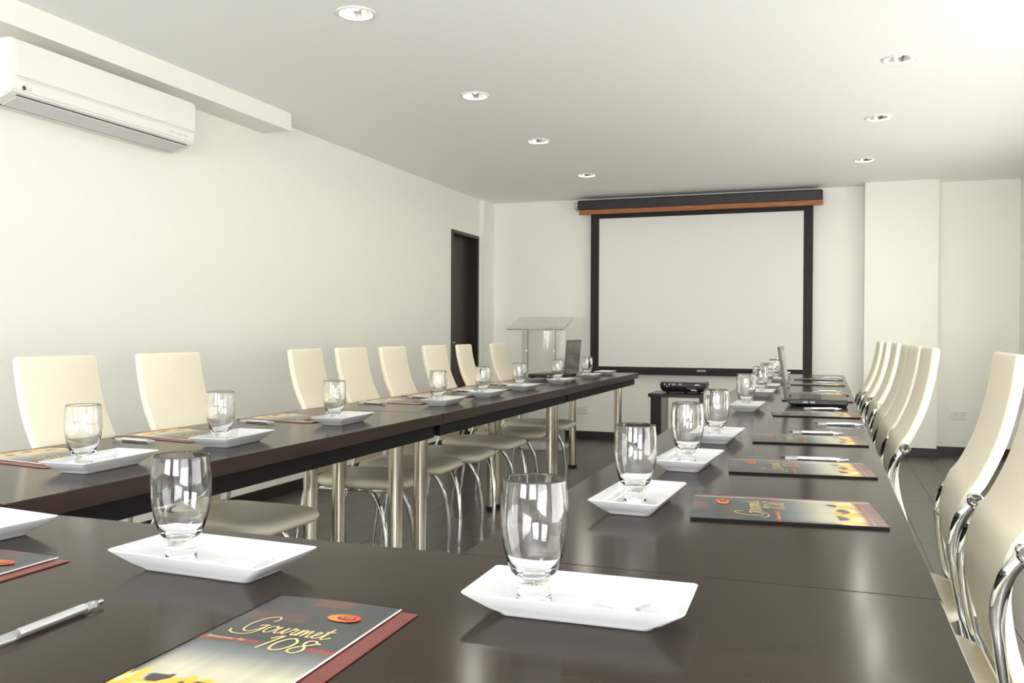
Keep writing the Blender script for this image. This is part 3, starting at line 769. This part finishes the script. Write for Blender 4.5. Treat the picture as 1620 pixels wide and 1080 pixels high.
# ------------------------------------------------------------------ air conditioner on the left wall
ac = thing('air_conditioner', 'white split air conditioner mounted high on the left wall', 'air conditioner', (XL, 3.243, 2.15))
def ac_prism(name, prof, y0, y1, m, bev=0.0, parent=ac):
    bm = bmesh.new()
    loft(bm, [[(x, y0, z) for x, z in prof], [(x, y1, z) for x, z in prof]])
    bmesh.ops.recalc_face_normals(bm, faces=bm.faces[:])
    if bev:
        bmesh.ops.bevel(bm, geom=bm.edges[:], offset=bev, segments=2, affect='EDGES')
    return new_obj(name, bm, m, parent, False)
h = 0.553
bodyp = [(0.001, 0.118), (0.190, 0.118), (0.198, 0.108), (0.198, -0.040), (0.198, -0.098), (0.176, -0.112), (0.085, -0.142), (0.030, -0.140), (0.001, -0.118)]
ac_prism('casing', bodyp, -h, h, M_ACW, 0.006)
ac_prism('front_panel', [(0.1985, 0.106), (0.206, 0.102), (0.206, -0.036), (0.1985, -0.040)], -h + 0.016, h - 0.004, M_ACW, 0.002)
lv = ac_prism('louver', [(0.178, -0.1135), (0.176, -0.119), (0.094, -0.146), (0.092, -0.1405)], -h + 0.045, h - 0.045, M_ACG, 0.001)
ac_prism('outlet_slot', [(0.182, -0.1098), (0.182, -0.1122), (0.179, -0.1145), (0.179, -0.1118)], -h + 0.04, h - 0.04, M_DARKG)
ac_prism('outlet_slot', [(0.0915, -0.1412), (0.0915, -0.1445), (0.086, -0.1452), (0.086, -0.1415)], -h + 0.035, h - 0.045, M_DARKG)
B('display_strip', (0.1982, 0.1995, -h + 0.03, h - 0.02, -0.0475, -0.0450), M_ACG, ac)
# maker's round mark and letters
bm = bmesh.new(); lathe(bm, [(0.0, 0.0), (0.0095, 0.0), (0.0095, 0.0012), (0.0, 0.0012)], 20)
for v in bm.verts: v.co = Matrix.Rotation(R(90), 4, 'Y') @ v.co + Vector((0.1985, -h + 0.062, -0.080))
new_obj('round_mark', bm, M_DARKG, ac)
text_mesh('LG', 0.017, M_MIDG, 'maker_letters', ac, (0.1992, -h + 0.078, -0.0865), (R(90), 0, R(90)))
bm = bmesh.new()
for k in range(22):
    if k % 7 == 6: continue
    box(bm, 0.1982, 0.1990, 0.365 + k * 0.0075, 0.3705 + k * 0.0075, -0.074, -0.066)
new_obj('panel_lettering', bm, M_ACG, ac)

# ------------------------------------------------------------------ recessed downlights
def make_lamp():
    t = thing('downlight', '', 'ceiling light')
    bm = bmesh.new(); lathe(bm, [(0.064, 0.0015), (0.066, -0.004), (0.073, -0.0065), (0.083, -0.004), (0.086, 0.001), (0.086, 0.0018)], 40)
    new_obj('trim_ring', bm, M_WHITEP, t, True)
    bm = bmesh.new(); lathe(bm, [(0.0655, 0.001), (0.060, 0.016), (0.050, 0.038), (0.038, 0.055), (0.022, 0.064), (0.0, 0.066)], 40)
    for f in bm.faces: f.normal_flip()
    new_obj('reflector', bm, M_REFL, t, True)
    bm = bmesh.new(); lathe(bm, [(0.0, 0.010), (0.010, 0.012), (0.018, 0.020), (0.020, 0.032), (0.016, 0.046), (0.012, 0.060), (0.0, 0.060)], 24)
    new_obj('bulb', bm, M_BULB, t, True)
    d = bpy.data.lights.new('bulb_light', 'AREA'); d.shape = 'DISK'; d.size = 0.055; d.energy = 1.6; d.color = (1.0, 0.93, 0.82)
    lo = bpy.data.objects.new('bulb_light', d); COL.objects.link(lo); lo.parent = t; lo.location = (0, 0, 0.004)
    return t
lamp0 = make_lamp()
LMP = [(-1.888, 3.296), (-1.895, 4.658), (-1.915, 5.90), (-1.935, 7.30), (0.333, 4.706), (0.305, 5.939), (0.275, 7.34)]
LN = ['recessed ceiling light nearest the camera, above the left row', 'second recessed ceiling light of the left line', 'third recessed ceiling light of the left line', 'farthest recessed ceiling light of the left line, near the screen', 'recessed ceiling light nearest the camera on the right side', 'middle recessed ceiling light on the right side', 'farthest recessed ceiling light on the right side']
for i, (x, y) in enumerate(LMP):
    o = lamp0 if i == 0 else copy_tree(lamp0)
    o.location = (x, y, C); tag(o, LN[i], 'ceiling light', 'recessed round ceiling lights')
# holes for the downlights are cut in the ceiling slab
ceil_o = bpy.data.objects['ceiling']
bm = bmesh.new()
z0, z1 = C + 0.001, C + 0.15
xs0, xs1, ys0, ys1 = XL - 0.15, XR + 0.15, YF - 0.15, YB + 0.15
NH = 32
def hole_cell(x0, x1, y0, y1, cx, cy, r):
    inner = [bm.verts.new((cx + r * math.cos(2 * math.pi * k / NH), cy + r * math.sin(2 * math.pi * k / NH), z0)) for k in range(NH)]
    outer = []
    for k in range(NH):
        a = 2 * math.pi * k / NH; dx, dy = math.cos(a), math.sin(a)
        tx = ((x1 - cx) / dx if dx > 0 else (x0 - cx) / dx) if abs(dx) > 1e-9 else 1e9
        ty = ((y1 - cy) / dy if dy > 0 else (y0 - cy) / dy) if abs(dy) > 1e-9 else 1e9
        s_ = min(tx, ty); outer.append(bm.verts.new((cx + dx * s_, cy + dy * s_, z0)))
    for k in range(NH):
        j = (k + 1) % NH; bm.faces.new((inner[k], inner[j], outer[j], outer[k]))
        ok, oj = outer[k].co, outer[j].co
        if abs(ok.x - oj.x) > 1e-6 and abs(ok.y - oj.y) > 1e-6:
            cxr = x1 if max(ok.x, oj.x) > cx and abs(max(ok.x, oj.x) - x1) < 1e-5 else x0
            cyr = y1 if max(ok.y, oj.y) > cy and abs(max(ok.y, oj.y) - y1) < 1e-5 else y0
            bm.faces.new((outer[k], outer[j], bm.verts.new((cxr, cyr, z0))))
def quad(x0, x1, y0, y1, z):
    bm.faces.new([bm.verts.new(p) for p in ((x0, y0, z), (x0, y1, z), (x1, y1, z), (x1, y0, z))])
HC = 0.1
for side, (xa, xb) in (('l', (xs0, -0.8)), ('r', (-0.8, xs1))):
    rows = sorted([p for p in LMP if (p[0] < -0.8) == (side == 'l')], key=lambda p: p[1])
    yy = ys0
    for x, y in rows:
        quad(xa, xb, yy, y - HC, z0)
        quad(xa, x - HC, y - HC, y + HC, z0); quad(x + HC, xb, y - HC, y + HC, z0)
        hole_cell(x - HC, x + HC, y - HC, y + HC, x, y, 0.067)
        yy = y + HC
    quad(xa, xb, yy, ys1, z0)
quad(xs0, xs1, ys0, ys1, z1)
for a, b in (((xs0, ys0), (xs1, ys0)), ((xs1, ys0), (xs1, ys1)), ((xs1, ys1), (xs0, ys1)), ((xs0, ys1), (xs0, ys0))):
    bm.faces.new([bm.verts.new(p) for p in ((a[0], a[1], z0), (b[0], b[1], z0), (b[0], b[1], z1), (a[0], a[1], z1))])
bmesh.ops.remove_doubles(bm, verts=bm.verts[:], dist=1e-5)
for f in bm.faces:
    f.normal_update()
    if abs(f.normal.z) > 0.5 and f.calc_center_median().z < C + 0.05 and f.normal.z > 0: f.normal_flip()
bm.to_mesh(ceil_o.data); bm.free()

# ------------------------------------------------------------------ projector on its side table
st = thing('side_table', 'small black side table under the projector before the screen', 'table', (-1.045, 6.93, 0))
B('top', (-0.245, 0.245, -0.18, 0.18, 0.575, 0.602), M_SIDE, st, 0.002)
B('panel_leg', (-0.228, -0.145, -0.165, 0.165, 0.0, 0.5745), M_SIDE, st, 0.002)
B('panel_leg', (0.145, 0.228, -0.165, 0.165, 0.0, 0.5745), M_SIDE, st, 0.002)
B('shelf', (-0.1445, 0.1445, -0.15, 0.15, 0.10, 0.12), M_SIDE, st, 0.002)
pj = thing('projector', 'black projector with rear sockets on the small side table', 'projector', (-1.035, 6.93, 0.602))
bm = bmesh.new(); rings = []
for ins, z in ((0.030, 0.012), (0.016, 0.018), (0.004, 0.040), (0.0, 0.055), (0.002, 0.078), (0.008, 0.088)):
    rings.append([(x, y, z) for x, y in rrect(0.175 - ins, 0.125 - ins * 0.6, 0.02, 4)])
loft(bm, rings)
body = new_obj('body', bm, M_BLACK, pj, True, 40)
bm = bmesh.new(); rings = []
for ins, z in ((0.008, 0.0882), (0.009, 0.094), (0.018, 0.101), (0.045, 0.105)):
    rings.append([(x, y, z) for x, y in rrect(0.175 - ins, 0.125 - ins * 0.6, 0.02, 4)])
loft(bm, rings)
new_obj('top_cover', bm, M_MIDG, pj, True, 40)
yr = -0.1245
def disc(name, x, z, r, m, parent, yv=yr, d=0.004):
    bm = bmesh.new(); lathe(bm, [(0.0, 0.0), (r, 0.0), (r, d), (0.0, d)], 16)
    for v in bm.verts: v.co = Matrix.Rotation(R(90), 4, 'X') @ v.co + Vector((x, yv, z))
    return new_obj(name, bm, m, parent)
for x, z, r in ((-0.10, 0.070, 0.006), (-0.118, 0.055, 0.005), (-0.135, 0.070, 0.005)): disc('audio_socket', x, z, r, M_WHITEP, body)
for x in (-0.066, -0.018): B('video_socket', (x - 0.017, x + 0.017, yr - 0.004, yr + 0.004, 0.062, 0.078), M_MIDG, body, 0.004)
B('label_sticker', (0.095, 0.13, yr - 0.001, yr + 0.004, 0.066, 0.074), M_WHITEP, body)
B('label_sticker', (0.065, 0.11, yr + 0.003, yr + 0.010, 0.024, 0.032), M_WHITEP, body)
B('vent', (0.03, 0.10, yr + 0.0, yr + 0.003, 0.036, 0.048), M_DARKG, body)
for x in (-0.12, 0.12): 
    bm = bmesh.new(); lathe(bm, [(0.0, 0.0003), (0.012, 0.0003), (0.012, 0.013), (0.0, 0.013)], 16)
    for v in bm.verts: v.co += Vector((x, -0.07, 0))
    new_obj('foot', bm, M_BLACKM, pj)
bm = bmesh.new(); lathe(bm, [(0.0, 0.0003), (0.012, 0.0003), (0.012, 0.013), (0.0, 0.013)], 16)
for v in bm.verts: v.co += Vector((0, 0.07, 0))
new_obj('foot', bm, M_BLACKM, pj)
bm = bmesh.new(); lathe(bm, [(0.0, 0.0), (0.032, 0.0), (0.034, 0.006), (0.034, 0.014), (0.027, 0.014), (0.024, 0.008), (0.0, 0.006)], 24)
for v in bm.verts: v.co = Matrix.Rotation(R(-90), 4, 'X') @ v.co + Vector((0.10, 0.122, 0.055))
new_obj('lens', bm, M_LAPSCR, pj, True, 40)

# ------------------------------------------------------------------ clear acrylic lectern
lc = thing('lectern', 'clear acrylic lectern standing before the end wall', 'lectern', (-2.50, 7.80, 0))
B('base_plate', (-0.27, 0.27, -0.22, 0.22, 0.001, 0.016), M_ACRYL, lc, 0.003)
# bowed front panel
bm = bmesh.new(); pts = []
for k in range(17):
    a = -1 + 2 * k / 16
    pts.append((a * 0.215, -0.02 + 0.10 * a * a))
rings = []
for z in (0.0165, 1.085):
    rings.append([(x, y, z) for x, y in pts] + [(x * 0.972, y + 0.008, z) for x, y in pts[::-1]])
loft(bm, rings); bmesh.ops.recalc_face_normals(bm, faces=bm.faces[:])
new_obj('front_panel', bm, M_ACRYL, lc, True, 40)
# reading board, high edge toward the wall
bm = bmesh.new()
bbox(bm, -0.272, 0.272, -0.20, 0.20, 0.0, 0.010, bev=0.002, seg=1)
bbox(bm, -0.272, 0.272, -0.20, -0.190, 0.0102, 0.035, bev=0.002, seg=1)
bd_ = new_obj('reading_board', bm, M_ACRYL, lc); bd_.location = (0.0, 0.0, 1.150); bd_.rotation_euler = (R(17), 0, 0)
for x in (-0.135, 0.135):
    bm = bmesh.new(); tube(bm, [Vector((x, 0.026, 0.70)), Vector((x, 0.026, 1.14))], 0.0065, 10, up=(0, 1, 0))
    new_obj('support_rod', bm, M_MIDG, lc, True, 50)
    for z in (0.72, 0.90, 1.10):
        bm = bmesh.new(); lathe(bm, [(0.0, -0.02), (0.011, -0.02), (0.011, 0.045), (0.0, 0.045)], 14)
        for v in bm.verts: v.co = Matrix.Rotation(R(90), 4, 'X') @ v.co + Vector((x, 0.028, z))
        new_obj('bolt', bm, M_CHROME, lc, True, 40)

# ------------------------------------------------------------------ wall sockets
def socket(x, y, z, label):
    t = thing('wall_socket', label, 'socket', (x, y, z), 0, 'white double sockets on the end wall')
    B('plate', (-0.062, 0.062, -0.008, -0.0005, -0.037, 0.037), M_WHITEP, t, 0.003)
    for s in (-1, 1):
        f = B('outlet_face', (s * 0.028 - 0.02, s * 0.028 + 0.02, -0.0100, -0.0082, -0.018, 0.018), M_PAPER, t, 0.001)
        for q in (-1, 1): B('slot', (s * 0.028 + q * 0.007 - 0.0012, s * 0.028 + q * 0.007 + 0.0012, -0.0106, -0.0098, -0.002, 0.008), M_DARKG, f)
socket(1.117, YB, 0.355, 'white double socket low on the end wall right of the column')
socket(-2.319, YB, 0.285, 'white double socket low on the end wall behind the left row')
